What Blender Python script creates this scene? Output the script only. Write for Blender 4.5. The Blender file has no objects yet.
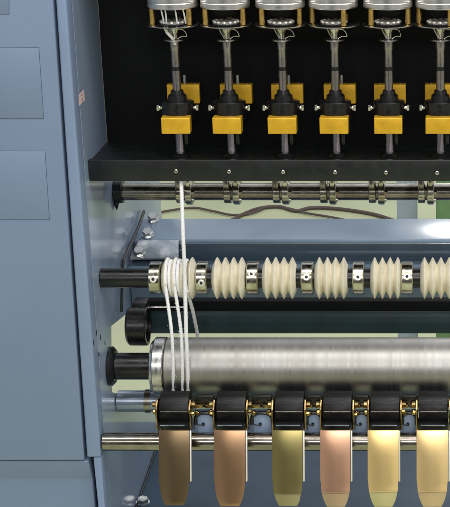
import bpy, bmesh, math, random
from mathutils import Vector, Matrix
random.seed(7)
S = 0.001                                  # one unit of the layout = 1 mm
scn = bpy.context.scene
col = scn.collection
TH = math.radians(17.7); F = 1500.0; PX, PY = 443.0, 253.5
CAM = Vector((PX, -F*math.cos(TH), F*math.sin(TH)))

def ray(px, py):
    f = Vector((0, math.cos(TH), -math.sin(TH))); u = Vector((0, math.sin(TH), math.cos(TH)))
    return f + Vector((1,0,0))*((px-PX)/F) + u*((PY-py)/F)
def at(px, py, Y):
    d = ray(px, py); return CAM + d*((Y-CAM.y)/d.y)
def onX(px, py, X):
    d = ray(px, py); return CAM + d*((X-CAM.x)/d.x)
def zy(py, Y): return at(PX, py, Y).z
def k_at(py, Y):                           # units per photo pixel at that place
    p = at(PX, py, Y) - CAM
    return (p.y*math.cos(TH) - p.z*math.sin(TH))/F

# ------------------------------------------------------------------ materials
def mat(name, base, metal=0.0, rough=0.5, noise=0.0, nscale=60, bump=0.0, bscale=400, coat=0.0,
        coatr=0.08, rvar=0.0, stretch=(1,1,1), tint=None, tscale=25, tlo=0.45, thi=0.7, sss=0, ior=None, aniso=0, spec=None):
    m = bpy.data.materials.new(name); m.use_nodes = True
    nt = m.node_tree; N = nt.nodes; L = nt.links
    b = N['Principled BSDF']
    b.inputs['Base Color'].default_value = (*base, 1); b.inputs['Metallic'].default_value = metal
    b.inputs['Roughness'].default_value = rough
    b.inputs['Coat Weight'].default_value = coat; b.inputs['Coat Roughness'].default_value = coatr
    if spec is not None: b.inputs['Specular IOR Level'].default_value = spec
    if ior: b.inputs['IOR'].default_value = ior
    if sss:
        b.inputs['Subsurface Weight'].default_value = sss; b.inputs['Subsurface Radius'].default_value = (1,.7,.45)
        b.inputs['Subsurface Scale'].default_value = 0.003
    tc = N.new('ShaderNodeTexCoord'); mp = N.new('ShaderNodeMapping')
    mp.inputs['Scale'].default_value = stretch
    geo = N.new('ShaderNodeNewGeometry')
    L.new(geo.outputs['Position'], mp.inputs['Vector'])
    colsock = None
    def noise_node(sc, det=6):
        n = N.new('ShaderNodeTexNoise'); n.inputs['Scale'].default_value = sc; n.inputs['Detail'].default_value = det
        L.new(mp.outputs[0], n.inputs['Vector']); return n
    if noise:
        n = noise_node(nscale)
        r = N.new('ShaderNodeValToRGB')
        r.color_ramp.elements[0].position = .3; r.color_ramp.elements[1].position = .7
        r.color_ramp.elements[0].color = (*[c*(1-noise) for c in base], 1)
        r.color_ramp.elements[1].color = (*[min(1, c*(1+noise)) for c in base], 1)
        L.new(n.outputs['Fac'], r.inputs[0]); colsock = r.outputs[0]
    if tint:
        n = noise_node(tscale, 8)
        r = N.new('ShaderNodeValToRGB'); r.color_ramp.elements[0].position = tlo; r.color_ramp.elements[1].position = thi
        mx = N.new('ShaderNodeMix'); mx.data_type = 'RGBA'
        L.new(n.outputs['Fac'], r.inputs[0]); L.new(r.outputs[0], mx.inputs[0])
        if colsock: L.new(colsock, mx.inputs[6])
        else: mx.inputs[6].default_value = (*base, 1)
        mx.inputs[7].default_value = (*tint, 1); colsock = mx.outputs[2]
    if colsock: L.new(colsock, b.inputs['Base Color'])
    if aniso:
        b.inputs['Anisotropic'].default_value = abs(aniso)
        tg = N.new('ShaderNodeTangent'); tg.direction_type = 'RADIAL'; tg.axis = 'Z' if aniso > 0 else 'X'
        L.new(tg.outputs[0], b.inputs['Tangent'])
    if rvar:
        n = noise_node(nscale*1.7)
        mr = N.new('ShaderNodeMapRange'); mr.inputs[1].default_value = .3; mr.inputs[2].default_value = .7
        mr.inputs[3].default_value = max(0.02, rough-rvar); mr.inputs[4].default_value = rough+rvar
        L.new(n.outputs['Fac'], mr.inputs[0]); L.new(mr.outputs[0], b.inputs['Roughness'])
    if bump:
        n = noise_node(bscale, 4); bp = N.new('ShaderNodeBump'); bp.inputs['Strength'].default_value = bump
        bp.inputs['Distance'].default_value = 0.0006
        L.new(n.outputs['Fac'], bp.inputs['Height']); L.new(bp.outputs[0], b.inputs['Normal'])
    return m

BLUE = (0.195, 0.26, 0.39)
M = {
 'paint':   mat('blue_grey_paint', BLUE, rough=.42, noise=.05, nscale=9, bump=.12, bscale=900, rvar=.05, tint=(.26,.31,.42), tscale=6, tlo=.5, thi=.85),
 'door':    mat('blue_grey_textured_paint', (0.172,0.228,0.34), rough=.5, noise=.06, nscale=7, bump=.25, bscale=700, rvar=.05),
 'gloss':   mat('glossy_blue_grey_paint', (0.27,0.345,0.47), rough=.32, noise=.07, nscale=14, coat=.55, coatr=.06, bump=.03, bscale=60, tint=(.36,.40,.45), tscale=30, tlo=.6, thi=.8, stretch=(1,1,.3)),
 'beam':    mat('glossy_beam_paint', (0.215,0.305,0.41), rough=.3, noise=.08, nscale=20, coat=1.0, coatr=.13, bump=.12, bscale=50),
 'dark':    mat('dark_blue_paint', (0.05,0.085,0.125), rough=.6, noise=.15, nscale=20, coat=.12, coatr=.3, spec=.3, bump=.06, bscale=80),
 'black':   mat('satin_black_paint', (0.006,0.0075,0.0075), rough=.4, noise=.3, nscale=60, bump=.06, bscale=900, rvar=.08),
 'matblack':mat('matt_black_sheet', (0.0035,0.004,0.0045), rough=.75, noise=.3, nscale=12, spec=.2),
 'blackst': mat('blackened_steel', (0.006,0.006,0.0065), rough=.3, noise=.3, nscale=90, rvar=.08),
 'rubber':  mat('black_rubber', (0.0035,0.003,0.003), rough=.42, spec=.3, noise=.35, nscale=260, rvar=.1, stretch=(.3,1,1)),
 'beamshade':mat('dark_slate_blue_shade', (0.06,0.095,0.125), rough=.35, noise=.15, nscale=20, coat=.5),
 'teal':    mat('dark_teal_paint', (0.02,0.042,0.048), rough=.32, noise=.2, nscale=30, coat=.4),
 'steel':   mat('brushed_steel', (.60,.59,.57), 1, .27, noise=.08, nscale=160, rvar=.1, bump=.05, bscale=900, stretch=(1,1,.12)),
 'drum':    mat('turned_aluminium', (.88,.86,.85), 1, .28, noise=.08, nscale=200, rvar=.05, bump=.04, bscale=500, stretch=(.1,.1,3), aniso=.8),
 'roller':  mat('satin_steel_roller', (.38,.37,.35), 1, .44, noise=.06, nscale=150, rvar=.05, bump=.04, bscale=1200, stretch=(1,.03,.03), tint=(.32,.305,.28), tscale=24, tlo=.42, thi=.68),
 'chrome':  mat('polished_steel', (.62,.6,.55), 1, .16, noise=.12, nscale=120, rvar=.06, bump=.04, bscale=400, tint=(.34,.30,.25), tscale=60, tlo=.4),
 'tension':  mat('worn_polished_rod', (.31,.28,.24), 1, .2, noise=.15, nscale=60, rvar=.06, bump=.04, bscale=300, tint=(.26,.22,.18), tscale=40),
 'strip':   mat('bare_steel_edge', (.85,.82,.74), .6, .4, noise=.06),
 'rodsteel':mat('dull_steel_rod', (.36,.33,.29), 1, .26, noise=.22, nscale=70, rvar=.08, bump=.06, bscale=300, tint=(.2,.17,.14), tscale=40),
 'nickel':  mat('nickel_plate', (.56,.54,.45), 1, .2, noise=.14, nscale=150, rvar=.08, bump=.05, bscale=500, tint=(.34,.31,.22), tscale=60),
 'spindle': mat('greyed_spindle_steel', (.36,.325,.32), 1, .26, noise=.1, nscale=160, rvar=.05, bump=.04, bscale=600, aniso=.6),
 'gold':    mat('gold_anodised_block', (.74,.42,.025), .4, .36, noise=.1, nscale=120, bump=.1, bscale=900, rvar=.06),
 'brass':   mat('yellow_brass', (.66,.43,.13), .9, .3, noise=.18, nscale=150, rvar=.1, bump=.1, bscale=500),
 'zincgold':mat('yellow_zinc_plate', (.42,.31,.13), 1, .26, noise=.35, nscale=140, rvar=.1, bump=.15, bscale=300, tint=(.12,.07,.03), tscale=90, tlo=.4, thi=.65),
 'cream':   mat('cream_ceramic', (.76,.70,.55), rough=.42, noise=.06, nscale=120, sss=.12, bump=.1, bscale=900, tint=(.60,.53,.37), tscale=70, tlo=.5, thi=.85),
 'cord':    mat('white_cotton_cord', (.90,.88,.87), rough=.9, noise=.04, nscale=400, bump=.5, bscale=2500, sss=.1),
 'floor':   mat('pale_green_floor', (.52,.56,.33), rough=.35, noise=.12, nscale=3, tint=(.44,.45,.28), tscale=1.6, rvar=.05),
 'post':    mat('grey_blue_post', (.34,.40,.48), rough=.5, noise=.05),
 'green':   mat('green_box_paint', (.12,.22,.09), rough=.5, noise=.1),
 'cable':   mat('black_cable', (.02,.018,.018), rough=.5, noise=.1),
 'seam':    mat('dark_gap_seal', (.006,.008,.012), rough=.8, noise=.1),
 'panelseam': mat('panel_joint_shadow_gap', (.085,.11,.155), rough=.8, noise=.1),
 'bolt':    mat('bright_zinc_bolt', (.66,.66,.64), 1, .24, noise=.1, nscale=120, rvar=.08),
 'label':   mat('pinkish_label_paper', (.72,.55,.54), rough=.6, noise=.1, nscale=300),
 'labelink':mat('faded_red_ink', (.45,.14,.14), rough=.6, noise=.1),
 'hole':    mat('socket_shadow', (.01,.01,.01), rough=.6, noise=.1),
}

# ------------------------------------------------------------------ mesh building
BASE = {}
class MB:
    def __init__(s): s.bm = bmesh.new()
    def box(s, lo, hi, bev=0.0, seg=2):
        b = bmesh.new(); bmesh.ops.create_cube(b, size=1)
        lo = Vector(lo); hi = Vector(hi)
        for v in b.verts: v.co = Vector([(lo[i]+hi[i])/2 + v.co[i]*(hi[i]-lo[i]) for i in range(3)])
        if bev: bmesh.ops.bevel(b, geom=b.edges[:], offset=bev, segments=seg, affect='EDGES', profile=.5)
        return s.merge(b)
    def merge(s, b, mtx=None):
        vm = {}
        for v in b.verts: vm[v] = s.bm.verts.new(mtx @ v.co if mtx else v.co)
        for f in b.faces:
            try: s.bm.faces.new([vm[v] for v in f.verts])
            except ValueError: pass
        b.free(); return s
    def lathe(s, c, prof, axis='Z', seg=48, rot=0, closed=True):
        """prof: (along, radius) list"""
        c = Vector(c)
        ax = {'X':Vector((1,0,0)), 'Y':Vector((0,1,0)), 'Z':Vector((0,0,1))}[axis] if isinstance(axis, str) else Vector(axis).normalized()
        a = ax.orthogonal().normalized(); b = ax.cross(a)
        rings = []
        for (t, r) in prof:
            if r <= 1e-6: rings.append([s.bm.verts.new(c+ax*t)])
            else: rings.append([s.bm.verts.new(c+ax*t+(a*math.cos(rot+2*math.pi*i/seg)+b*math.sin(rot+2*math.pi*i/seg))*r) for i in range(seg)])
        for r0, r1 in zip(rings, rings[1:]):
            for i in range(seg):
                j = (i+1) % seg
                q = [r0[i % len(r0)], r0[j % len(r0)], r1[j % len(r1)], r1[i % len(r1)]]
                q2 = []
                for v in q:
                    if v not in q2: q2.append(v)
                if len(q2) >= 3: s.bm.faces.new(q2)
        return s
    def cyl(s, c, r, l0, l1, axis='Z', seg=40, ch=.6):
        ch = min(ch, r*.4, abs(l1-l0)*.4)
        return s.lathe(c, [(l0,0),(l0,r-ch),(l0+ch,r),(l1-ch,r),(l1,r-ch),(l1,0)], axis, seg)
    def prism(s, pts, ext, bev=0.0, seg=2):
        """pts: list of 3-D points of one face, ext: vector"""
        b = bmesh.new(); ext = Vector(ext)
        v0 = [b.verts.new(Vector(p)) for p in pts]; v1 = [b.verts.new(Vector(p)+ext) for p in pts]
        b.faces.new(v0); b.faces.new(v1[::-1])
        n = len(pts)
        for i in range(n): b.faces.new([v0[i], v1[i], v1[(i+1)%n], v0[(i+1)%n]])
        bmesh.ops.recalc_face_normals(b, faces=b.faces[:])
        if bev: bmesh.ops.bevel(b, geom=b.edges[:], offset=bev, segments=seg, affect='EDGES', profile=.5)
        return s.merge(b)
    def tube(s, path, r, seg=12, caps=True):
        path = [Vector(p) for p in path]; prev = None; rings = []
        for i, p in enumerate(path):
            t = (path[min(i+1, len(path)-1)] - path[max(i-1, 0)]).normalized()
            a = (prev - t*prev.dot(t)).normalized() if prev is not None else t.orthogonal().normalized()
            prev = a; b = t.cross(a)
            rr = r[i] if isinstance(r, (list, tuple)) else r
            rings.append([s.bm.verts.new(p+(a*math.cos(2*math.pi*k/seg)+b*math.sin(2*math.pi*k/seg))*rr) for k in range(seg)])
        for r0, r1 in zip(rings, rings[1:]):
            for k in range(seg): s.bm.faces.new([r0[k], r0[(k+1)%seg], r1[(k+1)%seg], r1[k]])
        if caps: s.bm.faces.new(rings[0][::-1]); s.bm.faces.new(rings[-1])
        return s
    def lean(s, z0, k):
        for v in s.bm.verts:
            if v.co.z < z0: v.co.y -= (z0-v.co.z)*k
        return s
    def build(s, name, m, parent=None, sharp=32):
        bmesh.ops.recalc_face_normals(s.bm, faces=s.bm.faces[:])
        for f in s.bm.faces: f.smooth = True
        for e in s.bm.edges:
            if len(e.link_faces) == 2 and e.calc_face_angle(0) > math.radians(sharp): e.smooth = False
        if parent is not None: org = BASE[parent]
        else:
            xs = [v.co for v in s.bm.verts]
            org = Vector(((min(v.x for v in xs)+max(v.x for v in xs))/2, (min(v.y for v in xs)+max(v.y for v in xs))/2, min(v.z for v in xs)))
        for v in s.bm.verts: v.co = (v.co-org)*S
        me = bpy.data.meshes.new(name); s.bm.to_mesh(me); s.bm.free()
        me.materials.append(M[m] if isinstance(m, str) else m)
        o = bpy.data.objects.new(name, me); col.objects.link(o)
        if parent is not None: o.parent = parent
        else: o.location = org*S
        BASE[o] = org
        return o
def thing(name, base, label, cat, group=None):
    o = bpy.data.objects.new(name, None); col.objects.link(o); o.location = Vector(base)*S
    o.empty_display_size = .02
    BASE[o] = Vector(base); return tag(o, label, cat, group)
def tag(o, label, cat, group=None, kind=None):
    if label: o['label'] = label
    if cat: o['category'] = cat
    if group: o['group'] = group
    if kind: o['kind'] = kind
    return o
def smooth_path(pts, n=12):
    pts = [Vector(p) for p in pts]; out = []
    P = [pts[0]*2-pts[1]] + pts + [pts[-1]*2-pts[-2]]
    for i in range(1, len(P)-2):
        for k in range(n):
            t = k/n; a, b, c, d = P[i-1], P[i], P[i+1], P[i+2]
            out.append(.5*((2*b)+(c-a)*t+(2*a-5*b+4*c-d)*t*t+(3*b-a-3*c+d)*t**3))
    out.append(pts[-1]); return out
def resample(path, step):
    out = [path[0].copy()]; acc = 0
    for a, b in zip(path, path[1:]):
        L = (b-a).length
        while L > 0 and acc+L >= step:
            f = (step-acc)/L; a = a+(b-a)*f; L = (b-a).length; acc = 0; out.append(a.copy())
        acc += L
    out.append(path[-1].copy()); return out
def twisted(mb, pts, r, pitch=7, strands=3, n=12):
    path = resample(smooth_path(pts, n), 1.1)
    prev = None; fr = []
    for i, p in enumerate(path):
        t = (path[min(i+1, len(path)-1)] - path[max(i-1, 0)]).normalized()
        a = (prev - t*prev.dot(t)).normalized() if prev is not None else t.orthogonal().normalized()
        prev = a; fr.append((a, t.cross(a)))
    for k in range(strands):
        q = []
        for i, p in enumerate(path):
            an = 2*math.pi*(k/strands + i*1.1/pitch); a, b = fr[i]
            q.append(p+(a*math.cos(an)+b*math.sin(an))*r*.36)
        mb.tube(q, r*.70, 8)
    return mb

XW = 99.6                                  # inner face of the side wall
YC = -57.0                                 # front plane of the cabinet
XR = 640.0                                 # where the long members end on the right, out of the picture

# ------------------------------------------------------------------ floor and what stands on it
tag(MB().box((-6000,-2500,-830), (6000,9000,-800)).build('floor', 'floor'), None, None, kind='structure')
p0 = at(407, 212, 1500)
mb = MB(); mb.box((p0.x-21,1490,-800), (p0.x+21,1540,900), 3); o = mb.build('steel_post', 'post')
tag(o, 'pale blue grey post standing on the floor behind the machine', 'post')
mb = MB(); mb.box((p0.x-40,1475,-800), (p0.x+40,1555,-790), 2); mb.build('base_plate', 'post', o)
p1 = at(441, 214, 1400); zf = -800
o = tag(MB().box((p1.x-10,1395,zf), (p1.x+60,1500,p1.z+90), 6).build('storage_box', 'green'), 'green box on the floor seen at the right edge below the rod', 'box')
def on_floor(px, py, z=-794):
    d = ray(px, py); return CAM + d*((z-CAM.z)/d.z)
o = MB().tube(smooth_path([on_floor(x,y) for x,y in [(150,214),(190,208),(212,211),(232,215),(252,213),(268,207),(286,208),(306,213),(330,217),(350,221),(372,226)]]), 3.6, 8).build('floor_cable', mat('brown_cable', (.09,.06,.05), rough=.6, noise=.1))
tag(o, 'thinner brown cable snaking over the pale green floor from the left behind the rod', 'cable')

o = MB().tube(smooth_path([on_floor(x,y) for x,y in [(228,222),(246,213),(262,208),(280,207),(296,211),(312,208),(338,209),(372,214),(398,222)]]), 5.5, 8).build('floor_cable', bpy.data.materials['brown_cable'])
tag(o, 'thicker brown cable crossing the floor cable behind the rod', 'cable')
# ------------------------------------------------------------------ cabinet with its inner wall
cab = thing('side_cabinet', (20, YC, -260), 'blue grey sheet metal cabinet with flush access panels left of the spindles', 'cabinet')
def flat(pixels, Y): return [at(x, y, Y) for x, y in pixels]
zt, zsplit = zy(-60, YC), zy(461, YC)
xa, xb = at(53.0,0,YC), at(84.2,460,YC)
def gx(z, a=xa, b=xb): return a.x+(b.x-a.x)*(z-a.z)/(b.z-a.z)
MB().prism([(-260,YC,zt),(gx(zt),YC,zt),(gx(zsplit)-.2,YC,zsplit),(-260,YC,zsplit)], (0,14,0), 1.6, 3).build('cabinet_door', 'door', cab)
# access panels with gasket line
def panel(pix, round_=3):
    q = flat(pix, YC); mb = MB()
    def off(q, e):
        c = sum(q, Vector())/4
        return [Vector((p.x+(e if p.x>c.x else -e), p.y, p.z+(e if p.z>c.z else -e))) for p in q]
    g = MB().prism([p+Vector((0,-.12,0)) for p in off(q, .5)], (0,.6,0)).build('panel_seam', 'panelseam', cab)
    MB().prism([p+Vector((0,-.5,0)) for p in q], (0,1.2,0), .25, 2).build('access_panel', 'door', cab)
panel([(-120,47),(38.5,47.5),(43.3,118.5),(-118,118.5)])
panel([(-118,150.5),(44.6,151),(49,219.5),(-116,219.5)])
panel([(-60,-60),(9,-60),(9,14),(-60,14)])
# lower panel: a step back under the door
z2, zb = zy(479, YC+9), zy(600, YC+9)
prof = [(YC+1.5, zsplit-1.0), (YC+10, z2), (YC+10, zb), (YC+24, zb), (YC+24, zsplit-1.0)]
l0 = at(92.5,478,YC+10).x; l1 = at(98,560,YC+10).x
mb = MB()
b = bmesh.new()
rx = [at(88.5,464,YC+2).x, l0, l1+1, l1+1, at(88.5,464,YC+2).x]
vl = [b.verts.new((-260,y,z)) for y,z in prof]; vr = [b.verts.new((x,y,z)) for x,(y,z) in zip(rx, prof)]
b.faces.new(vl); b.faces.new(vr[::-1])
for i in range(5): b.faces.new([vl[i],vr[i],vr[(i+1)%5],vl[(i+1)%5]])
bmesh.ops.recalc_face_normals(b, faces=b.faces[:])
bmesh.ops.bevel(b, geom=b.edges[:], offset=1.2, segments=3, affect='EDGES', profile=.5)
mb.merge(b).build('lower_panel', 'door', cab)
MB().prism([(gx(zt)-5,YC+25,zt),(XW-4.4,YC+25,zt),(XW-4.4,YC+25,zb-4),(gx(zb)-5,YC+25,zb-4)], (0,3,0)).build('door_gap', 'seam', cab)
# frame strip (front post of the frame) – right of the gap
def gpx(dx): return (lambda z: gx(z)+dx)
zs = zy(458, YC)
MB().prism([(gx(zt)+2.5,YC+.5,zt),(XW,YC+.5,zt),(XW,YC+.5,zs),(gx(zs)+2.5,YC+.5,zs)], (0,22,0), 2.2, 4).build('frame_post', 'paint', cab)
zl = zy(640, YC)
q0, q1 = at(93.0,462,YC+4), at(100,512,YC+4)
MB().prism([(q0.x+1,YC+1.5,zs-.4),(XW,YC+1.5,zs-.4),(XW,YC+1.5,zl),(q1.x+2,YC+1.5,zl)], (0,20.9,0), 1.2, 3).build('frame_post', 'paint', cab)
# inner wall with an opening in its rear part
def wy(px, py): p = onX(px, py, XW); return (p.y, p.z)
n0, n1 = wy(111.5,326), wy(112,392)
wall = [(YC+22.5, zt), (330, zt), (330, zy(326,150)-10), (n0[0], n0[1]), (n1[0], n1[1]), (330, zy(415,150)-70), (330, -420), (YC+22.5, -420)]
wl = MB().prism([(XW,y,z) for y,z in wall], (-4,0,0)).build('inner_wall', 'gloss', cab)
for px, py in ((93.3,343),(105,343),(111,342.5),(100.4,337.5),(98.6,354.5),(96,333)):
    if py < 346 and px > 108: continue
    a_, b_ = onX(px,py-2.6,XW), onX(px,py+2.6,XW)
    MB().box((XW-.5,a_.y-1.6,min(a_.z,b_.z)), (XW+.12,a_.y+1.6,max(a_.z,b_.z)), .1).build('vent_slot', 'seam', wl)
# little faded label on the inner wall
lp = [onX(78.6,95,XW+.15), onX(83.6,90,XW+.15), onX(84.4,100,XW+.15), onX(79.4,106,XW+.15)]
st = MB().prism(lp, (.25,0,0)).build('sticker', 'label', cab)
c = sum(lp, Vector())/4
mb = MB()
for k, s_ in ((.45,.5),(.1,.6),(-.25,.45)):
    mb.prism([c+Vector((.45,-4*s_,k*14+2)), c+Vector((.45,4*s_,k*14+3)), c+Vector((.45,4*s_,k*14+1.6)), c+Vector((.45,-4*s_,k*14+.6))], (.1,0,0))
mb.build('sticker_print', 'labelink', st)

# ------------------------------------------------------------------ black spindle rail with back sheet
YR0, YR1 = -23.0, 66.0
rail = thing('spindle_rail', (330, YR0, zy(180,YR0)), 'long black angled steel rail carrying the row of spindles', 'rail')
zr1, zr0 = zy(160.5, YR0), zy(181.2, YR0)
MB().box((XW+.6, YR0, zr0), (XR, YR0+7, zr1), .9, 3).build('front_rail', 'black', rail)
MB().box((XW+.6, YR0+7.3, zr1-6.5), (XR, YR1, zr1-2.5), .3).build('tray_floor', 'black', rail)
MB().box((XW+.6, YR1+.3, zr0+1), (XR, YR1+5, zy(-80,YR1)), .3).build('back_sheet', 'matblack', rail)
for px in (176,229,283,335,386,437):
    p = at(px, 171.3+(px-176)*.006, YR0)
    s_ = MB().lathe(p, [(.05,0),(0,2.1),(-.7,1.9),(-1.0,1.0),(-.5,.8),(-.5,0)], 'Y', 24).build('screw', 'chrome', rail)

# ------------------------------------------------------------------ spindles
X0, PITCH = 186.0, 50.5
SPL = ['leftmost spindle, threaded with white strands under its silver drum',
       'second spindle from the left with silver drum above gold block',
       'third spindle from the left with silver drum above gold block',
       'fourth spindle from the left with silver drum above gold block',
       'fifth spindle from the left with silver drum above gold block',
       'rightmost spindle, its silver drum cut by the picture edge']
SPX = [0, 50.2, 102.5, 153.0, 204.6, 254.3]
for i in range(6):
    x = X0+SPX[i]; c = Vector((x, 0, 0)); zz = lambda py, Y=0: zy(py, Y)
    sp = thing('spindle', (x, 0, zz(157)), SPL[i], 'spindle', 'spindles in the row along the black rail')
    rot = [2.62, 2.25, 2.5, 2.35, 2.2, 2.4][i] + 0
    # drum
    zd = zz(7.0)
    MB().lathe(c, [(zd,0),(zd,14),(zd,22.6),(zd+.8,23.4),(zd+5,23.4),(zd+5.6,23.0),(zd+6.2,23.4),(zd+64,23.4),(zd+65,22.5),(zd+65,0)], 'Z', 72).build('drum', 'drum', sp)
    MB().lathe(c, [(zd-9,0),(zd-9,7),(zd-6,13),(zd-.2,16.5),(zd-.2,0)], 'Z', 32).build('core', 'matblack', sp)
    zp = zz(24.5)
    pl = MB().lathe(c, [(zp-1.5,0),(zp-1.5,7),(zp-1.0,23),(zp,24.6),(zp+.7,24.6),(zp+1.0,23.8),(zp+1.0,0)], 'Z', 72).build('flyer_disc', 'steel', sp)
    MB().lathe(c, [(zp+1.15,0),(zp+1.15,21.5),(zp+1.3,21.8),(zp+1.5,21.4),(zp+1.5,0)], 'Z', 48).build('disc_liner', 'blackst', pl)
    for k in range(3):
        an = math.radians([-36,-30,-25,-58,-20,-62][i]) + k*2*math.pi/3
        pc = Vector((x+math.cos(an)*20.3, math.sin(an)*20.3, 0))
        MB().lathe(pc, [(zp+1.6,0),(zp+1.6,2.6),(zd-.2,2.6),(zd-.2,0)], 'Z', 20).build('post', 'brass', sp)
    # knurled eyelet ring: beads round a ring
    mb = MB(); zr = zz(21.3)
    mb.lathe(c, [(zr-1.6,0),(zr-2.4,9),(zr-2.2,11.6),(zr-.4,12),(zr+.6,10.6),(zr+.2,7),(zr-1.2,5),(zr-1.2,0)], 'Z', 40)
    for k in range(12):
        a = k*2*math.pi/12; q = c+Vector((math.cos(a)*10.8, math.sin(a)*10.8, zr-.2))
        mb.lathe(q, [(-2.2,0),(-1.8,1.6),(0,2.6),(1.4,1.8),(1.9,0)], 'Z', 10)
    mb.build('eyelet_ring', 'strip', sp)
    if i == 0:
        mb = MB()
        for (dx, dy, ex) in ((-9,-14,-7.2), (-5,-15,-4.6), (4.2,-15,5.2), (11,-13,13.0)):
            mb.tube([(x+dx,dy,zd+1), (x+(dx+ex)/2+.3,dy+1,(zd+zr)/2), (x+ex,dy+2.2,zr-.5)], .75, 8)
        mb.tube([(x-7.5,-8,zp-1), (x-5,-9,zz(31)), (x-1,-7,zz(36.5)), (x+1.0,-4.5,zz(42)), (x,0,zz(47))], 1.5, 10)
        mb.build('thread', 'cord', sp)
    # throat with wire loop
    zc = zz(27.5)
    MB().lathe(c, [(zc,6.2),(zz(31),5.2),(zz(33.5),4.0),(zz(38),3.9)], 'Z', 24).build('throat', 'chrome', sp)
    mb = MB(); lp_ = []
    for t in range(25):
        u = t/24; lp_.append((x+3.5+9.5*math.sin(u*math.pi)*(1-.15*u), -4+2*u, zc-1-u*(zc-zz(38))+1.5*math.sin(u*9)))
    mb.tube(lp_, .5, 8)
    mb.tube([(x-6.5,-3,zc), (x-4.5,-5,zz(32)), (x-1.5,-5.2,zz(37))], .7, 8)
    mb.tube([(x+1.5,-5,zc), (x+2.6,-5.6,zz(33)), (x+2.2,-5.2,zz(37.5))], .6, 8)
    mb.build('wire_hook', 'chrome', sp)
    z4 = zz(39.5)
    MB().lathe(c, [(z4-1,0),(z4-1,9),(z4-.2,10),(z4+.5,9.6),(z4+.9,4),(z4+.9,0)], 'Z', 40).build('collar_disc', 'steel', sp)
    mb = MB()
    mb.lathe(c, [(zz(96),0),(zz(96),4.1),(zz(69),4.1),(zz(68.6),3.4),(zz(67),3.4),(zz(66.6),4.0),(zz(50),4.0),(zz(48),4.4),(zz(42.5),4.6),(zz(41),4.6),(zz(41),0)], 'Z', 32)
    mb.build('tube', 'spindle', sp)
    mb = MB(); mb.lathe(c, [(zz(70.2),4.0),(zz(70.2),4.45),(zz(66.6),4.45),(zz(66.6),4.0)], 'Z', 32); mb.build('tube_joint', 'blackst', sp)
    # bearing housing
    MB().lathe(c, [(zz(120),0),(zz(120),14.4),(zz(119),15.4),(zz(101.2),15.4),(zz(100.6),14.8),(zz(99.9),9.2),(zz(95.0),8.6),(zz(93.2),6.4),(zz(90),5.8),(zz(89.4),4.2),(zz(89.4),0)], 'Z', 48).build('bearing_housing', 'blackst', sp, sharp=18)
    for sg in (-1, 1):
        q = Vector((x+sg*14.8, -2, zz(108,-2)))
        bt = MB().lathe(q, [(0,0),(0,1.3),(sg*3.0,1.3),(sg*3.0,3.1),(sg*5.0,3.1),(sg*5.3,2.3),(sg*5.3,0)], 'X', 6).build('clamp_bolt', 'chrome', sp)
        MB().lathe(q, [(sg*1.6,0),(sg*1.6,2.5),(sg*2.7,2.5),(sg*2.7,0)], 'X', 20).build('washer', 'steel', bt)
    sp.rotation_euler.z = math.radians([2.2,-1.0,.8,-1.6,.5,-.8][i])
    # front gold block
    k1 = k_at(125,-15)
    MB().box((x-13.8,-22,zz(134,-22)), (x+13.4,-9,zz(118,-22)), .7, 3).build('gold_block', 'gold', sp)
    # lower stem
    MB().lathe(c, [(zz(156),0),(zz(156),4.0),(zz(150),4.4),(zz(149),4.0),(zz(119.8),4.0),(zz(119.8),0)], 'Z', 28).build('stem', 'spindle', sp)
    MB().box((x+5,-3,zz(144)), (x+8.5,3,zz(119.6)), .5).build('stem_bracket', 'blackst', sp)
    zfz = zr1-2.5
    MB().lathe(c, [(zfz,0),(zfz,9),(zfz+2,9),(zfz+3.4,6.8),(zfz+4.4,5.2),(zfz+4.4,0)], 'Z', 32).build('foot', 'blackst', sp)
    # rear block on the back sheet
    bl = MB().box((x-16,42,zz(104,42)), (x+16,52,zz(84.5,42)), .7, 3).build('rear_block', 'gold', sp)
    MB().box((x-5,52.3,zz(100,52)), (x+5,YR1,zz(90,52)), .3).build('stand_off', 'blackst', bl)
    mb = MB()
    mb.lathe((x+1.5,46,0), [(zz(84.5,46)+.1,0),(zz(84.5,46)+.1,1.7),(zz(75,46),1.7),(zz(74.6,46),1.2),(zz(74.6,46),0)], 'Z', 16)
    for dx in (-10,11): mb.lathe((x+dx,46,0), [(zz(84.5,46)+.1,0),(zz(84.5,46)+.1,1.6),(zz(83.2,46),1.6),(zz(83,46),0)], 'Z', 12)
    mb.build('block_pin', 'steel', bl)

blocker = MB().box((XW+.6,-34,zy(-80,YR1)+1), (XR,YR1+5,zy(-80,YR1)+60), 2).build('shade_box', 'paint')  # unseen box added over the drums to shade the rear gold blocks
tag(blocker, 'blue grey unseen box added above the silver drums to shade the rear blocks', 'light blocker')
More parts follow.
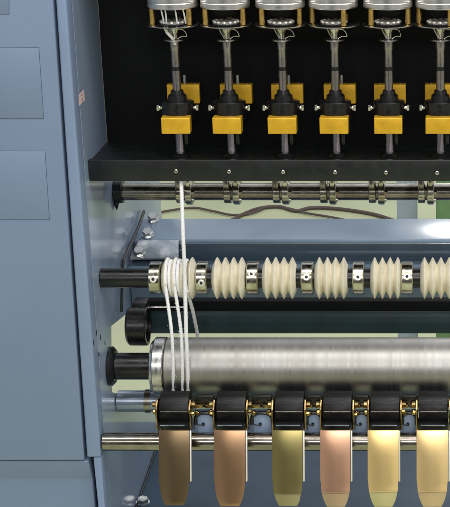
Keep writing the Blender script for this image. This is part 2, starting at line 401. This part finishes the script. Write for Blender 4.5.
# ------------------------------------------------------------------ guide rod under the rail
YG = 85.0; zg = zy(191.5, YG); kg = k_at(191, YG)
rod = MB().cyl((0,YG,zg), 8.6*kg, XW+.4, XR, 'X', 48).build('guide_rod', 'rodsteel')
tag(rod, 'dull steel guide rod running just below the black spindle rail', 'rod')
mb = MB(); q = at(116,198,YG); 
mb.lathe((XW+5.5,YG,zg), [(-5,12.5),(3,12.5),(4,11.5),(4,9.3)], 'X', 32)
mb.lathe((q.x+1, YG-4, zg-14), [(7,3.4),(2,3.0),(-6,0)], 'Z', 12)
mb.build('rod_bracket', 'blackst', rod)
GL = ['guide collar on the upper rod beside the hanging white cord', 'second guide collar pair from the left on the upper rod', 'third guide collar pair from the left on the upper rod',
      'fourth guide collar pair from the left on the upper rod', 'fifth guide collar pair from the left on the upper rod', 'rightmost guide collar pair on the upper rod']
for i, px in enumerate((186,233.5,282.5,329.5,378,427)):
    g = thing('guide_collar', at(px,191.5,YG), GL[i], 'collar', 'collar pairs on the upper guide rod')
    gp = at(px,191.5,YG).x
    for dx, w, r in ((-5.5,7.5,12.5),(3.8,7,14.0)):
        a0, a1 = gp+dx-w/2, gp+dx+w/2
        MB().lathe((0,YG,zg), [(a0,9.3),(a0,r-.8),(a0+.8,r),(a1-.8,r),(a1,r-.8),(a1,9.3)], 'X', 48).build('ring', 'nickel', g)
    MB().box((gp-9,YG-13,zg+7.5), (gp-3,YG-2,zg+15.5), .8, 2).build('lug', 'rodsteel', g)
    MB().box((gp+1,YG-12,zg+9), (gp+6,YG-3,zg+17.5), .8, 2).build('lug', 'nickel', g)
    mb = MB(); mb.lathe((gp+7.3,YG-9.5,zg+2), [(0,0),(0,3.0),(2.6,2.8),(3.2,1.5),(3.2,0)], 'X', 6)
    mb.lathe((gp+7.3,YG-8.5,zg-6), [(0,0),(0,2.4),(1.8,2.2),(2.2,0)], 'X', 16); mb.build('screw', 'chrome', g)

# ------------------------------------------------------------------ rear blue beam, painted reflection plate, bolts, cable
A = onX(143,218,XW); B = onX(127,258,XW)
beam = thing('cross_beam', (330, B.y, B.z), 'glossy blue grey cross beam running behind the cream pulleys', 'beam')
Mm = onX(132.6,240.5,XW); sl = (Mm.z-B.z)/(Mm.y-B.y-3)
print('slopes', sl, (A.z-Mm.z)/(A.y-Mm.y))
zbb = zy(336, B.y+12)
pr = [(B.y,B.z-4),(B.y+2.5,B.z),(A.y,A.z),(A.y+5,A.z-3),(A.y+5,A.z-14),(B.y+34,zbb),(B.y+12,zbb)]
LF = zy(262.5, Mm.y-6)
pr2 = [(B.y,zy(270,B.y)),(B.y,zy(266.5,B.y))]+[(Mm.y-8,LF),(Mm.y+2,LF),(Mm.y+2,Mm.z-2),(Mm.y+6,Mm.z),(A.y-3,A.z),(A.y,A.z-3),(A.y,A.z-16),(B.y+40,zy(300,B.y)),(B.y+40,zy(329,B.y)),(B.y+6,zy(329,B.y))]+[(B.y+6,zy(272,B.y))]
MB().prism([(XW+.4,y,z) for y,z in pr2], (XR-XW,0,0), .8, 3).build('beam_body', 'beam', beam)
MB().box((XW+.5,Mm.y-1.5,LF+1.2), (XR,Mm.y+1.6,Mm.z-3), .5).build('shade_strip', 'beamshade', beam)  # shadow and reflection band on the beam, put into this strip's colour
nrm = Vector((0,-.55,1)).normalized()
def on_beam(px, py):
    d = ray(px, py); t = (Vector((0,Mm.y-30,zy(258,Mm.y-30)))-CAM).dot(nrm)/d.dot(nrm); return CAM+d*t
q = [on_beam(129.5,258.5), on_beam(178.5,258.2), on_beam(178.5,240), on_beam(138,240)]
q = [Vector((max(p.x, XW+.8), p.y, p.z)) for p in q]
bk = MB().prism([p+nrm*.3 for p in q], nrm*-3, .5, 2).build('reflection_plate', mat('mottled_reflection', (.36,.40,.44), .55, .3, noise=.3, nscale=60, rvar=.12, bump=1.0, bscale=70, tint=(.75,.75,.72), tscale=30, tlo=.48, thi=.66))  # mottled pale plate standing in for reflection patches on the beam surface
tag(bk, 'rough mottled plate painted like reflections on the blue beam beside the wall', 'bracket')
BL = ['hex bolt farthest back of the three by the black cable','middle hex bolt of the three by the black cable, on a washer','nearest hex bolt of the three by the black cable']
for i, (px, py) in enumerate(((153.5,220.5),(148,236),(139.5,253.5))):
    p = on_beam(px, py)+nrm*.4
    if i < 2:
        d = ray(px, py); n2 = Vector((0,-(A.z-Mm.z),A.y-Mm.y)).normalized(); p = CAM+d*((Mm-CAM).dot(n2)/d.dot(n2))+n2*1.6
    h = MB().lathe(p, [(-6,0),(-6,3),(0,3),(0,6.8),(1.2,6.8),(1.2,0)], nrm, 28)
    h.lathe(p, [(1.3,0),(1.3,6.0),(5.8,6.0),(6.6,5.3),(6.6,0)], nrm, 6, rot=.4)
    tag(h.build('hex_bolt', 'bolt', sharp=25), BL[i], 'bolt', 'hex bolts on the blue beam')
pts = [onX(144,213,XW+3)+Vector((0,0,2)), onX(138,228,XW+3), onX(127,252,XW+3), onX(123,264,XW+3), onX(122,290,XW+3), onX(121.7,312,XW+3)]
tag(MB().tube(smooth_path(pts), 1.6, 10).build('cable', 'cable'), 'thin black cable running down the inner wall behind the pulley shaft', 'cable')

# ------------------------------------------------------------------ pulley shaft, collars, cream pulleys
YP = -3.0; zp_ = zy(278, YP); kp = k_at(278, YP)
sh = MB().cyl((0,YP,zp_), 9.6*kp, XW+.4, XR, 'X', 48, .8).build('pulley_shaft', 'blackst')
tag(sh, 'black horizontal shaft carrying the cream grooved pulleys', 'shaft')
CL = ['nickel set collar leftmost on the black shaft','nickel set collar between the cord wrapped pulley and the next one','third nickel set collar from the left on the black shaft',
      'fourth nickel set collar from the left on the black shaft','fifth nickel set collar from the left on the black shaft','rightmost nickel set collar on the black shaft']
for i, (px, w, sy) in enumerate(((156.4,12,279),(203,11.5,282.5),(253.5,12,274.5),(308,11.5,277),(359,11,277),(407.5,11.5,276.5))):
    X = at(px,278,YP).x; r = 16.3*kp; a0, a1 = X-w*kp/2, X+w*kp/2
    cc = thing('set_collar', (X,YP,zp_-r), CL[i], 'collar', 'nickel set collars on the pulley shaft')
    MB().lathe((0,YP,zp_), [(a0,9.75),(a0,r-1),(a0+1,r),(a1-1,r),(a1,r-1),(a1,9.75)], 'X', 64).build('ring', 'nickel', cc)
    zz_ = (zy(sy,YP-15)-zp_)/r; ang = math.asin(max(-.9,min(.9,zz_)))
    n = Vector((.0,-math.cos(ang),math.sin(ang)))
    p = Vector((X+(.8 if i==1 else 0),YP,zp_))+n*(r-.4)
    sc = MB().lathe(p, [(0,0),(0,3.5),(.7,3.5),(1.1,3.0),(1.1,1.9),(.9,1.75),(.9,0)], n, 24).build('set_screw', 'strip', cc)
    MB().lathe(p, [(.95,0),(.95,1.65),(1.15,1.65),(1.15,0)], n, 6).build('hex_socket', 'hole', sc)
PL = ['cream grooved pulley wrapped with white cord, leftmost on the shaft','second cream grooved pulley from the left, next to the cord wrapped one','third cream grooved pulley from the left on the black shaft',
      'fourth cream grooved pulley from the left on the black shaft','fifth cream grooved pulley from the left on the black shaft','rightmost cream grooved pulley, cut by the picture edge']
for i, (a, b_, n) in enumerate(((163.5,196.5,4),(213.5,246,4),(263.5,296.5,4),(315.5,347.8,4),(371,401.5,4),(420.5,453,4))):
    xA, xB = at(a,280,YP).x, at(b_,280,YP).x; st_ = (xB-xA)/n; r1, r0 = 20.8*kp, 13.4*kp
    prof = [(xA,9.75),(xA,r0)]
    for k in range(n):
        cx = xA+st_*(k+.5); h = st_/2
        prof += [(cx-h*.60, r0+(r1-r0)*.40),(cx-h*.28, r0+(r1-r0)*.80),(cx-h*.10, r1-.4),(cx, r1),(cx+h*.10, r1-.4),(cx+h*.28, r0+(r1-r0)*.80),(cx+h*.60, r0+(r1-r0)*.40)]
        prof += [(cx+h*.93, r0+.3)]
        if k < n-1: prof += [(cx+h, r0)]
    prof += [(xB,r0),(xB,9.75)]
    o = MB().lathe((0,YP,zp_), prof, 'X', 72).build('grooved_pulley', 'cream', sharp=60)
    tag(o, PL[i], 'pulley', 'cream grooved pulleys on the black shaft')

# ------------------------------------------------------------------ black bar behind the roller and its end cup
YB = 62.0
bar = thing('black_channel', (350,YB,zy(333,YB)), 'black and dark teal channel bar above the big steel roller', 'bar')
xl = at(143,318,YB).x
MB().box((xl,YB+3,zy(312.5,YB)), (XR,YB+16,zy(302,YB)), .8, 2).build('top_flange', 'matblack', bar)
MB().box((xl+2,YB+5,zy(335.2,YB)), (XR,YB+14,zy(312.6,YB)-.2), .6, 2).build('face_plate', 'teal', bar)
MB().tube([(xl+1,YB+2.2,zy(308,YB)), (at(186,308,YB).x,YB+2.2,zy(308,YB))], .9, 8).build('edge_highlight', 'steel', bar)  # bright tube standing in for the highlight along the black flange
YQ = 40
cu = thing('bearing_cup', at(138,325,YQ), 'black round bearing cup at the left end of the channel bar', 'bearing')
cc_ = at(0,326,YQ); xA, xB = at(128,324,YQ).x, at(148,324,YQ).x; r = 19.5*k_at(324,YQ)
MB().lathe((0,YQ,cc_.z), [(xA,0),(xA,r-2.5),(xA+2.5,r),(xB-1,r),(xB,r-.8),(xB,r-4),(xB-9,r-4.5),(xB-9,0)], 'X', 56).build('cup', 'blackst', cu)
MB().lathe((0,YQ,cc_.z), [(xB-5,r-4.6),(xB-5,r-7.5),(xB-4.2,r-8),(xB-8.8,r-8),(xB-8.8,r-4.6)], 'X', 48).build('race', 'steel', cu)
MB().box((xA+4,YQ+4,cc_.z+r*.3), (xB-2,YB+2.6,cc_.z+r+3.5), 1.5, 3).build('arm', 'black', cu)

# ------------------------------------------------------------------ large steel roller
YL = 9.0; zL = zy(366, YL); kL = k_at(366, YL); RL = 29.3*kL
ro = thing('steel_roller', (340,YL,zL-RL), 'large horizontal satin steel roller under the cords', 'roller')
x1, x2 = at(167.5,366,YL).x, at(152.5,366,YL).x
MB().lathe((0,YL,zL), [(x1+.3,0),(x1+.3,RL-1.8),(x1+1.6,RL-.6),(x1+2.4,RL-.6),(XR-1,RL-.6),(XR,RL-2),(XR,0)], 'X', 96).build('barrel', 'roller', ro)
MB().lathe((0,YL,zL), [(x2,10.6),(x2,RL-5.5),(x2+1,RL-3.8),(x2+3.2,RL-3.2),(x2+3.8,RL-.8),(x2+5,RL),(x1-1,RL),(x1,RL-1),(x1,10.6)], 'X', 96).build('end_flange', 'steel', ro)
MB().cyl((0,YL,zL), 13.6*kL, XW+7, x2-.2, 'X', 48, .5).build('journal', 'blackst', ro)
MB().lathe((0,YL,zL), [(XW+.4,13),(XW+.4,20),(XW+3,20.5),(XW+6,17.5),(XW+6.8,15),(XW+6.8,13)], 'X', 56).build('shaft_flange', 'black', ro)

# ------------------------------------------------------------------ second lower roller (left of the belts) and tension rod
YS = 32.0
o = MB().cyl((0,YS,zy(401,YS)), 11.5, XW+.4, XR, 'X', 40).build('lower_shaft', mat('blue_grey_shaft', (.33,.39,.47), .7, .25, noise=.12, nscale=60, rvar=.05))
tag(o, 'blue grey lower shaft under the big steel roller', 'shaft')
xk = at(147,404,YS-8).x
MB().lathe((0,YS,zy(401,YS)), [(xk-3,11.7),(xk-3,12.6),(xk+3,12.6),(xk+3,11.7)], 'X', 32).build('shaft_collar', 'rodsteel', o)
YT = -46.0; zT = zy(441.5, YT)
o = MB().cyl((0,YT,zT), 9.2, XW+.8, XR, 'X', 56, 1).build('chrome_rod', 'tension')
tag(o, 'polished steel rod running behind the hanging metal flaps', 'rod')
# cross bar with brass fittings behind the belts
YV = -38.0

# ------------------------------------------------------------------ pressure units: belt, side plates, flap
def flapmat(name, c, r=.27, metal=.78, t=None):
    return mat(name, c, metal, r, noise=.05, nscale=30, tint=t or tuple(v*.86 for v in c), tscale=22, tlo=.4, thi=.8)
FL = [((.18,.125,.065),'leftmost hanging flap unit, dull brown metal flap under black belt, by the cords'),
      ((.36,.215,.115),'second hanging flap unit from the left, brown copper flap under black belt'),
      ((.27,.225,.085),'third hanging flap unit from the left, dark olive flap under black belt'),
      ((.66,.38,.24),'fourth hanging flap unit, pinkish copper flap under black belt'),
      ((.98,.70,.29),'fifth hanging flap unit from the left, bright gold flap with greenish tip'),
      ((1.0,.71,.32),'rightmost hanging flap unit, bright gold flap with copper tip')]
TIPS = [None, (.24,.17,.10), (.37,.32,.19), (.54,.38,.27), (.62,.54,.31), (.66,.48,.31)]
UX = [175.4, 230.6, 288.2, 335.9, 383.4, 432.3]
BX = [177, 233.3, 291, 338.6, 385.6, 433.2]
HW = [15.2, 15.6, 15.4, 15.2, 15.4, 15.6]
YU = -26.0
for i in range(6):
    px = BX[i]; c = at(px, 409, YU); kk = k_at(409, YU)
    u = thing('pressure_unit', (c.x,YU,zy(507,-70)), FL[i][1], 'flap unit', 'flap units hanging along the steel rod')
    hw = 14.3*kk
    # black apron: rounded profile in YZ
    zt_, zb_ = c.z, 0
    pf = []
    R1 = 20.5
    for t in range(0, 25):
        a = math.radians(95 + t*(230/24))       # from top, over the front, to the bottom
        ry = R1*1.0; pf.append((YU + math.cos(a)*ry*.95, c.z + math.sin(a)*R1*1.02))
    back = [(YU+10, c.z-17), (YU+13, c.z-3), (YU+9, c.z+14)]
    pf += back
    MB().prism([(c.x-hw,y,z) for y,z in pf], (2*hw,0,0), .7, 2).build('belt', 'rubber', u, sharp=40)
    # thin steel tube standing in for the curvature highlight across the belt
    aa = math.radians(166)
    MB().tube([(c.x-hw+1,YU+math.cos(aa)*19.7,c.z+math.sin(aa)*21.1),(c.x+hw-1,YU+math.cos(aa)*19.7,c.z+math.sin(aa)*21.1)], .45, 8).build('belt_highlight', 'rodsteel', u)
    # pale bar drawn as the bright gap/reflection line under the belt
    MB().box((c.x-hw+2.2,-54.6,zy(426.0,-54)), (c.x+hw-2.6,-53.2,zy(425.0,-54)), .3).build('gap_line', mat('gap_line_steel', (.5,.58,.68), .8, .25, noise=.1) if i == 0 else bpy.data.materials['gap_line_steel'], u)
    MB().box((c.x-hw-.6,-53,zy(431.5,-50)), (c.x+hw+.6,-36,zy(423.8,-50)), .3).build('lower_bar', 'black', u)
    # side plates with brass fittings
    for sg in (-1,1):
        xs = c.x+sg*(hw+1.9)
        pp = [(-50,zy(430,-50)),(-50,zy(410,-50)),(-42,zy(401,-46)),(-22,zy(399,-30)),(-14,zy(412,-20)),(-30,zy(430,-30))]
        pl = MB().prism([(xs-.9,y,z) for y,z in pp], (1.8,0,0), .4, 2).build('side_plate', 'zincgold', u)
        mb = MB()
        mb.cyl((xs+sg*.9,-40,zy(405,-42)), 3.2, 0, sg*4.2, 'X', 18, .5) if sg>0 else mb.cyl((xs-.9,-40,zy(405,-42)), 3.2, -4.2, 0, 'X', 18, .5)
        mb.cyl((xs+sg*2.5,-44+random.uniform(-1,2),zy(413+random.uniform(-1.5,2),-44)), random.uniform(1.5,2.4), -1.6, 1.6, 'X', 6, .4)
        mb.build('fitting', 'zincgold', pl)
    # flap
    fm = flapmat('flap_metal_%d' % i, FL[i][0]); hw2 = HW[i]
    YF = -74.0
    KL = .28
    zf0, zf1, zf2 = zy(430.5,YF), zy(481.5,YF-13), zy(505+[0,1,2,3,3,3][i],YF-20)
    kx = k_at(455,YF); fx = at(UX[i],455,YF).x; w = hw2*kx
    zt1 = zf1 if i == 0 else zy([0,486,494,493,492,492][i],YF-17)
    def wd(z):
        if z > zf1+.4: return w
        t = min(1, (zf1-z)/(zf1-zf2)); return w*(.965-.08*t) - w*.30*t**3
    # main body outline
    zend = zf2 if i < 2 else zt1
    zl_ = [zf0, (zf0+zf1)/2, zf1+.8, zf1] + ([zf1+(zend-zf1)*k/10 for k in range(1,11)] if zend < zf1 else [])
    R_ = [(fx+wd(z), z) for z in zl_]; L_ = [(fx-wd(z), z) for z in zl_[::-1]]
    MB().prism([(x_,YF,z_) for x_,z_ in R_+L_], (0,1.6,0), .35, 2).lean(zf0,KL).build('flap', fm, u)
    if i >= 2:
        zl_ = [zend-.15+(zf2-zend)*k/10 for k in range(0,11)]
        def yb(z): return YF+.2+(zend-z)*.25
        R_ = [(fx+wd(z)-.2, z) for z in zl_]; L_ = [(fx-wd(z)+.2, z) for z in zl_[::-1]]
        MB().prism([(x_,yb(z_),z_) for x_,z_ in R_+L_], (0,1.5,0), .3, 2).lean(zf0,KL).build('flap_tip', flapmat('flap_tip_metal_%d' % i, TIPS[i]), u)
    # folded flanges
    for sg in (-1,):
        x_ = fx+sg*(w-1.0)
        pts_ = [(YF+1.7,zf0-1),(YF+13,zf0-1),(YF+13,zf1+10),(YF+9,zf1+1),(YF+1.7,zf1+1)]
        MB().prism([(x_-.8,y,z) for y,z in pts_], (1.6,0,0), .4, 2).lean(zf0,KL).build('flange', 'zincgold' if sg<0 else 'steel', u)
    # polished edge strip along the right of the flap
    MB().box((fx+w+.3,YF-.8,zf1+.5), (fx+w+1.9,YF+1.4,zf0-.3), .5, 3).lean(zf0,KL).build('edge_strip', 'strip', u)
    MB().box((fx+w-1.2,YF+1.8,zf1-.5), (fx+w+.2,YF+9,zf0-1), .2).lean(zf0,KL).build('flange', 'zincgold', u)
    # link from flap to rod
    MB().box((fx-9,YF+2,zf0-14), (fx+9,-58,zf0-12.4), .4).build('hinge_plate', 'zincgold', u)

# blue bracket tabs between the units, on a slim cross bar
YX = -37.0
cb = MB().box((at(158,398,YX).x,YX+8,zy(411,YX)), (XR,YX+13,zy(405,YX)), .6, 2).build('cross_bar', 'rodsteel')
tag(cb, 'dark cross bar with brass fittings behind the black belts', 'bar')
TL = ['blue rounded tab at the far left, left of the first black belt','blue rounded tab between the first and second black belts','blue rounded tab between the second and third black belts',
      'blue rounded tab between the third and fourth black belts','blue rounded tab between the fourth and fifth black belts','blue rounded tab between the fifth and sixth black belts']
for i, (px, w, lab) in enumerate(((205.5,17,TL[1]),(262.5,18,TL[2]),(314.5,12.5,TL[3]),(362,12,TL[4]),(409.5,12,TL[5]))):
    c = at(px,424,YX); w *= k_at(424,YX)
    t = thing('bracket_tab', (c.x,YX,zy(433,YX)), lab, 'bracket', 'blue tabs between the black belts')
    z0, z1 = zy(432.6,YX), zy(415,YX); rr = w*.32
    pts = [(c.x-w/2,z0),(c.x+w/2,z0)]
    for k in range(7):
        a = math.pi/2*k/6; pts.append((c.x+w/2-rr+rr*math.cos(a), z1-rr+rr*math.sin(a)))
    for k in range(7):
        a = math.pi/2*(1+k/6); pts.append((c.x-w/2+rr+rr*math.cos(a), z1-rr+rr*math.sin(a)))
    MB().prism([(x_,YX,z_) for x_,z_ in pts], (0,2.2,0), .5, 2).build('plate', mat('light_blue_tab', (.30,.40,.56), 0, .35, noise=.06, coat=.4) if i == 0 else bpy.data.materials['light_blue_tab'], t)
    # arched hood over the tab
    mb = MB(); arc = []
    for k in range(13):
        a = math.pi*k/12; arc.append((c.x+(w/2+1.2)*math.cos(a), YX-.5, z1-4+6.5*math.sin(a)))
    mb.tube([(c.x+w/2+1.2,YX-.5,z1-10)]+arc+[(c.x-w/2-1.2,YX-.5,z1-10)], 1.9, 8); mb.build('arch', 'blackst', t)
    mb = MB(); mb.lathe((c.x-w*.12,YX-.1,zy(424,YX)), [(0,0),(0,1.7),(-1.2,1.6),(-1.4,0)], 'Y', 16)
    mb.tube([(c.x-w*.55,YX-1.5,zy(423,YX)), (c.x-w*.3,YX-2,zy(424.6,YX)), (c.x-w*.12,YX-1.4,zy(423.6,YX))], .6, 8)
    mb.build('pin', 'blackst', t)
    # brass yoke above
    mb = MB(); gw = w/2+2
    mb.box((c.x-gw,YX-3,zy(407.5,YX)), (c.x-1,YX+3,zy(403.4,YX)), .6); mb.box((c.x+1,YX-3,zy(407.5,YX)), (c.x+gw,YX+3,zy(403.4,YX)), .6)
    mb.cyl((c.x-gw+3.5,YX-4,zy(411.5,YX)), 2.6, -2.5, 2, 'Y', 6, .4); mb.cyl((c.x+gw-3.5,YX-4,zy(410.5,YX)), 2.6, -2.5, 2, 'Y', 16, .4)
    mb.build('yoke', 'zincgold', t)
    MB().box((c.x-gw+1,YX+1,zy(403,YX)), (c.x+gw-1,YX+7,zy(396.5,YX)), 1).build('yoke_block', 'blackst', t)
# small fitting left of the first belt
p = at(154,405,-38)
t = thing('bracket_tab', (p.x,YX,zy(433,YX)), TL[0], 'bracket', 'blue tabs between the black belts')
MB().box((at(150.5,0,YX).x,YX,zy(432.6,YX)), (at(159,0,YX).x,YX+2.2,zy(415.5,YX)), .9, 3).build('plate', bpy.data.materials['light_blue_tab'], t)
MB().box((at(151,0,YX).x,YX-3,zy(409,YX)), (at(160,0,YX).x,YX+4,zy(404,YX)), .8).build('yoke', 'zincgold', t)

# ------------------------------------------------------------------ lower blue deck
A2 = onX(155,450,XW); B2 = onX(135,507,XW)
dv = (B2-A2); A3 = A2-dv*.55; B3 = B2+dv*.8
dk = MB().prism([(XW+.4,p.y,p.z) for p in (A3, B3, B3+Vector((0,0,-4)), A3+Vector((0,0,-4)))], (XR-XW,0,0), .4).build('lower_deck', 'dark')
tag(dk, 'dark blue sloping sheet metal deck behind the hanging flaps', 'panel')
nd = Vector((0, dv.z, -dv.y)).normalized(); nd = nd if nd.z > 0 else -nd
d_ = ray(143,503); p = CAM+d_*((A2-CAM).dot(nd)/d_.dot(nd))
mb = MB().lathe(p+nd*.3, [(0,0),(0,7.5),(1.2,7.5),(1.2,0)], nd, 28); mb.lathe(p+nd*.3, [(1.3,0),(1.3,6.4),(5.6,6.4),(6.3,5.7),(6.3,0)], nd, 6)
tag(mb.build('hex_bolt', 'bolt', sharp=25), 'hex bolt on the dark lower deck at the bottom left', 'bolt')
tag(MB().tube([A2+Vector((1.6,0,1)), B2+Vector((1.6,0,1)), B3+Vector((1.6,0,1))], 1.1, 8).build('corner_seal', 'cable'), 'thin black seal strip along the lower deck and wall corner', 'seal')

# ------------------------------------------------------------------ cords
G = 'white cords between the rail and the steel roller'
YF_ = YL-RL-2.4
def nip(px, Y=YF_+3): return at(px, 389, -26)
c1 = [at(180.6,172,-10), at(181.2,183,-18), at(183,235,-30), at(184.6,275,YP-24.5), at(186,330,-28), at(187.3,362,YF_-.5), at(187.8,380,YF_+4), at(188,392,YF_+10)]
CORD1 = c1
def wrap(xs, xe, pxs, pxe, r0=17.6):
    """over the pulley from behind, down the front, along to the roller nip"""
    pts = []
    x0 = at(xs,280,YP).x
    for t in range(-5, 8):
        a = math.radians(90+ t*15)
        x_ = x0 + (at(xe,280,YP).x-x0)*(t+5)/12
        pts.append(Vector((x_, YP+math.cos(a)*r0, zp_+math.sin(a)*r0)))
    pts += [at(pxs,330,-26), at(pxe-.2,362,YF_), at(pxe,380,YF_+4), at(pxe+.1,392,YF_+10)]
    return pts
def fuzz(mb, pts, r, n):
    path = resample(smooth_path(pts), 2.0)
    for _ in range(n):
        p = random.choice(path); d = Vector((random.uniform(-1,1), random.uniform(-1,.3), random.uniform(-1,1))).normalized()
        e = Vector((random.uniform(-1,1), random.uniform(-1,1), random.uniform(-1,1)))
        L_ = random.uniform(1.0, 2.6)
        mb.tube([p+d*r*.8, p+d*(r+L_*.5)+e*.3, p+d*(r+L_*.7)+e*L_*.6], .09, 3)
    return mb
def cord(pts, r, pitch, label, n=70):
    mb = twisted(MB(), pts, r, pitch); fuzz(mb, pts, r, n)
    tag(mb.build('cord', 'cord', sharp=80), label, 'cord', G)
cord(wrap(168.4,168.8,171.4,173.2,18.6), 1.75, 5, 'leftmost white cord over the first pulley down to the steel roller')
cord(wrap(175.6,177.8,180.8,182.4,18.8), 1.75, 5, 'middle white cord over the first pulley down to the steel roller')
# windings lying in the pulley grooves
def coil(x0, x1, turns, r0, ph=0):
    pts = []; n = int(turns*30)
    for k in range(n+1):
        a = 2*math.pi*k/30+ph; u_ = k/n
        pts.append(Vector((at(x0+(x1-x0)*u_,280,YP).x+random.uniform(-.12,.12), YP+math.cos(a)*r0, zp_+math.sin(a)*r0)))
    return pts
cord(coil(170.8,174.5,1.3,17.0), 1.7, 5, 'white cord wound in the left grooves of the first pulley', 60)
cord(coil(179.5,187.5,2.2,17.6,1), 1.7, 5, 'white cord wound in the right grooves of the first pulley', 60)
pts = []
for t in range(-8, 9):
    a = math.radians(95+t*15); pts.append(Vector((at(186+t*.45,280,YP).x, YP+math.cos(a)*18.4, zp_+math.sin(a)*18.4)))
pts += [at(192.8,312,22), at(197.0,333,44), at(198.5,345,YL+RL+2.5), at(199,360,YL+RL+2.2)]
cord(CORD1, 1.95, 5.5, 'long white cord dropping from the black rail in front of the pulley')
cord(pts, 1.8, 5, 'short white cord slanting right behind, from the first pulley to the back of the roller')

# ------------------------------------------------------------------ camera
cam = bpy.data.cameras.new('camera'); co = bpy.data.objects.new('camera', cam); col.objects.link(co)
co.location = CAM*S; co.rotation_euler = (math.radians(90)-TH, 0, 0)
cam.sensor_fit = 'HORIZONTAL'; cam.sensor_width = 36; cam.lens = F/450*36
cam.shift_x = (225-PX)/450; cam.shift_y = 0
cam.clip_start = .05; cam.clip_end = 60
scn.camera = co

# ------------------------------------------------------------------ hall light: world, ceiling lamps and an added front fill
w = bpy.data.worlds.new('World'); scn.world = w; w.use_nodes = True
nt = w.node_tree; N = nt.nodes; L = nt.links; bg = N['Background']
tc = N.new('ShaderNodeTexCoord'); sx = N.new('ShaderNodeSeparateXYZ'); rp = N.new('ShaderNodeValToRGB')
mr = N.new('ShaderNodeMapRange'); mr.inputs[1].default_value = -1; mr.inputs[2].default_value = 1
L.new(tc.outputs['Generated'], sx.inputs[0]); L.new(sx.outputs['Z'], mr.inputs[0]); L.new(mr.outputs[0], rp.inputs[0]); L.new(rp.outputs[0], bg.inputs['Color'])
e = rp.color_ramp.elements
e[0].position = 0; e[0].color = (.20,.20,.16,1); e[1].position = 1; e[1].color = (.55,.57,.60,1)
x = rp.color_ramp.elements.new(.48); x.color = (.22,.22,.21,1)
x = rp.color_ramp.elements.new(.62); x.color = (.30,.31,.33,1)
# a cluttered hall: darker and brighter bays round about
nz = N.new('ShaderNodeTexNoise'); nz.inputs['Scale'].default_value = 2.6; nz.inputs['Detail'].default_value = 3
mp = N.new('ShaderNodeMapping'); mp.inputs['Scale'].default_value = (1,1,.35); L.new(tc.outputs['Generated'], mp.inputs[0]); L.new(mp.outputs[0], nz.inputs['Vector'])
vr_ = N.new('ShaderNodeValToRGB'); vr_.color_ramp.elements[0].position = .40; vr_.color_ramp.elements[0].color = (.12,.12,.13,1)
vr_.color_ramp.elements[1].position = .60; vr_.color_ramp.elements[1].color = (2.3,2.3,2.3,1); L.new(nz.outputs['Fac'], vr_.inputs[0])
mm = N.new('ShaderNodeMix'); mm.data_type = 'RGBA'; mm.blend_type = 'MULTIPLY'; mm.inputs[0].default_value = 1; mm.clamp_result = False
L.new(rp.outputs[0], mm.inputs[6]); L.new(vr_.outputs[0], mm.inputs[7]); L.new(mm.outputs[2], bg.inputs['Color'])
bg.inputs['Strength'].default_value = 1.2
def lamp(name, loc, target, sx_, sy_, power, color=(1,.98,.95)):
    l = bpy.data.lights.new(name, 'AREA'); l.shape = 'RECTANGLE'; l.size = sx_; l.size_y = sy_; l.energy = power; l.color = color
    o = bpy.data.objects.new(name, l); col.objects.link(o); o.location = loc
    o.rotation_euler = (Vector(target)-Vector(loc)).to_track_quat('-Z', 'Y').to_euler()
    return o
lamp('ceiling_or_fill_lamp', (.5,-.8,2.2), (.3,0,0), 2.6, .10, 22)
lamp('ceiling_or_fill_lamp', (1.2,-1.9,2.7), (.3,-.6,0), 2.6, .9, 32)
lamp('ceiling_or_fill_lamp', (.6,-4.2,1.9), (.3,0,-.1), 2.8, .5, 52)  # unseen low front fill, added to brighten the beam's lower face
lamp('ceiling_or_fill_lamp', (1.6,1.6,2.2), (.3,.2,0), 1.6, .3, 20)
# small lamp further down the hall whose glint lies on the glossy beam
n2 = Vector((0,-(A.z-Mm.z),A.y-Mm.y)).normalized()
dr = ray(482,252).normalized(); hp = CAM+dr*((Mm-CAM).dot(n2)/dr.dot(n2)); rf = dr-2*dr.dot(n2)*n2
lo = lamp('hall_lamp', (hp+rf*2600)*S, hp*S, .13, .2, 3.2); lo.data.shape = 'ELLIPSE'

scn.render.engine = 'CYCLES'
scn.view_settings.view_transform = 'Standard'; scn.view_settings.look = 'None'
scn.view_settings.exposure = 0; scn.view_settings.gamma = 1
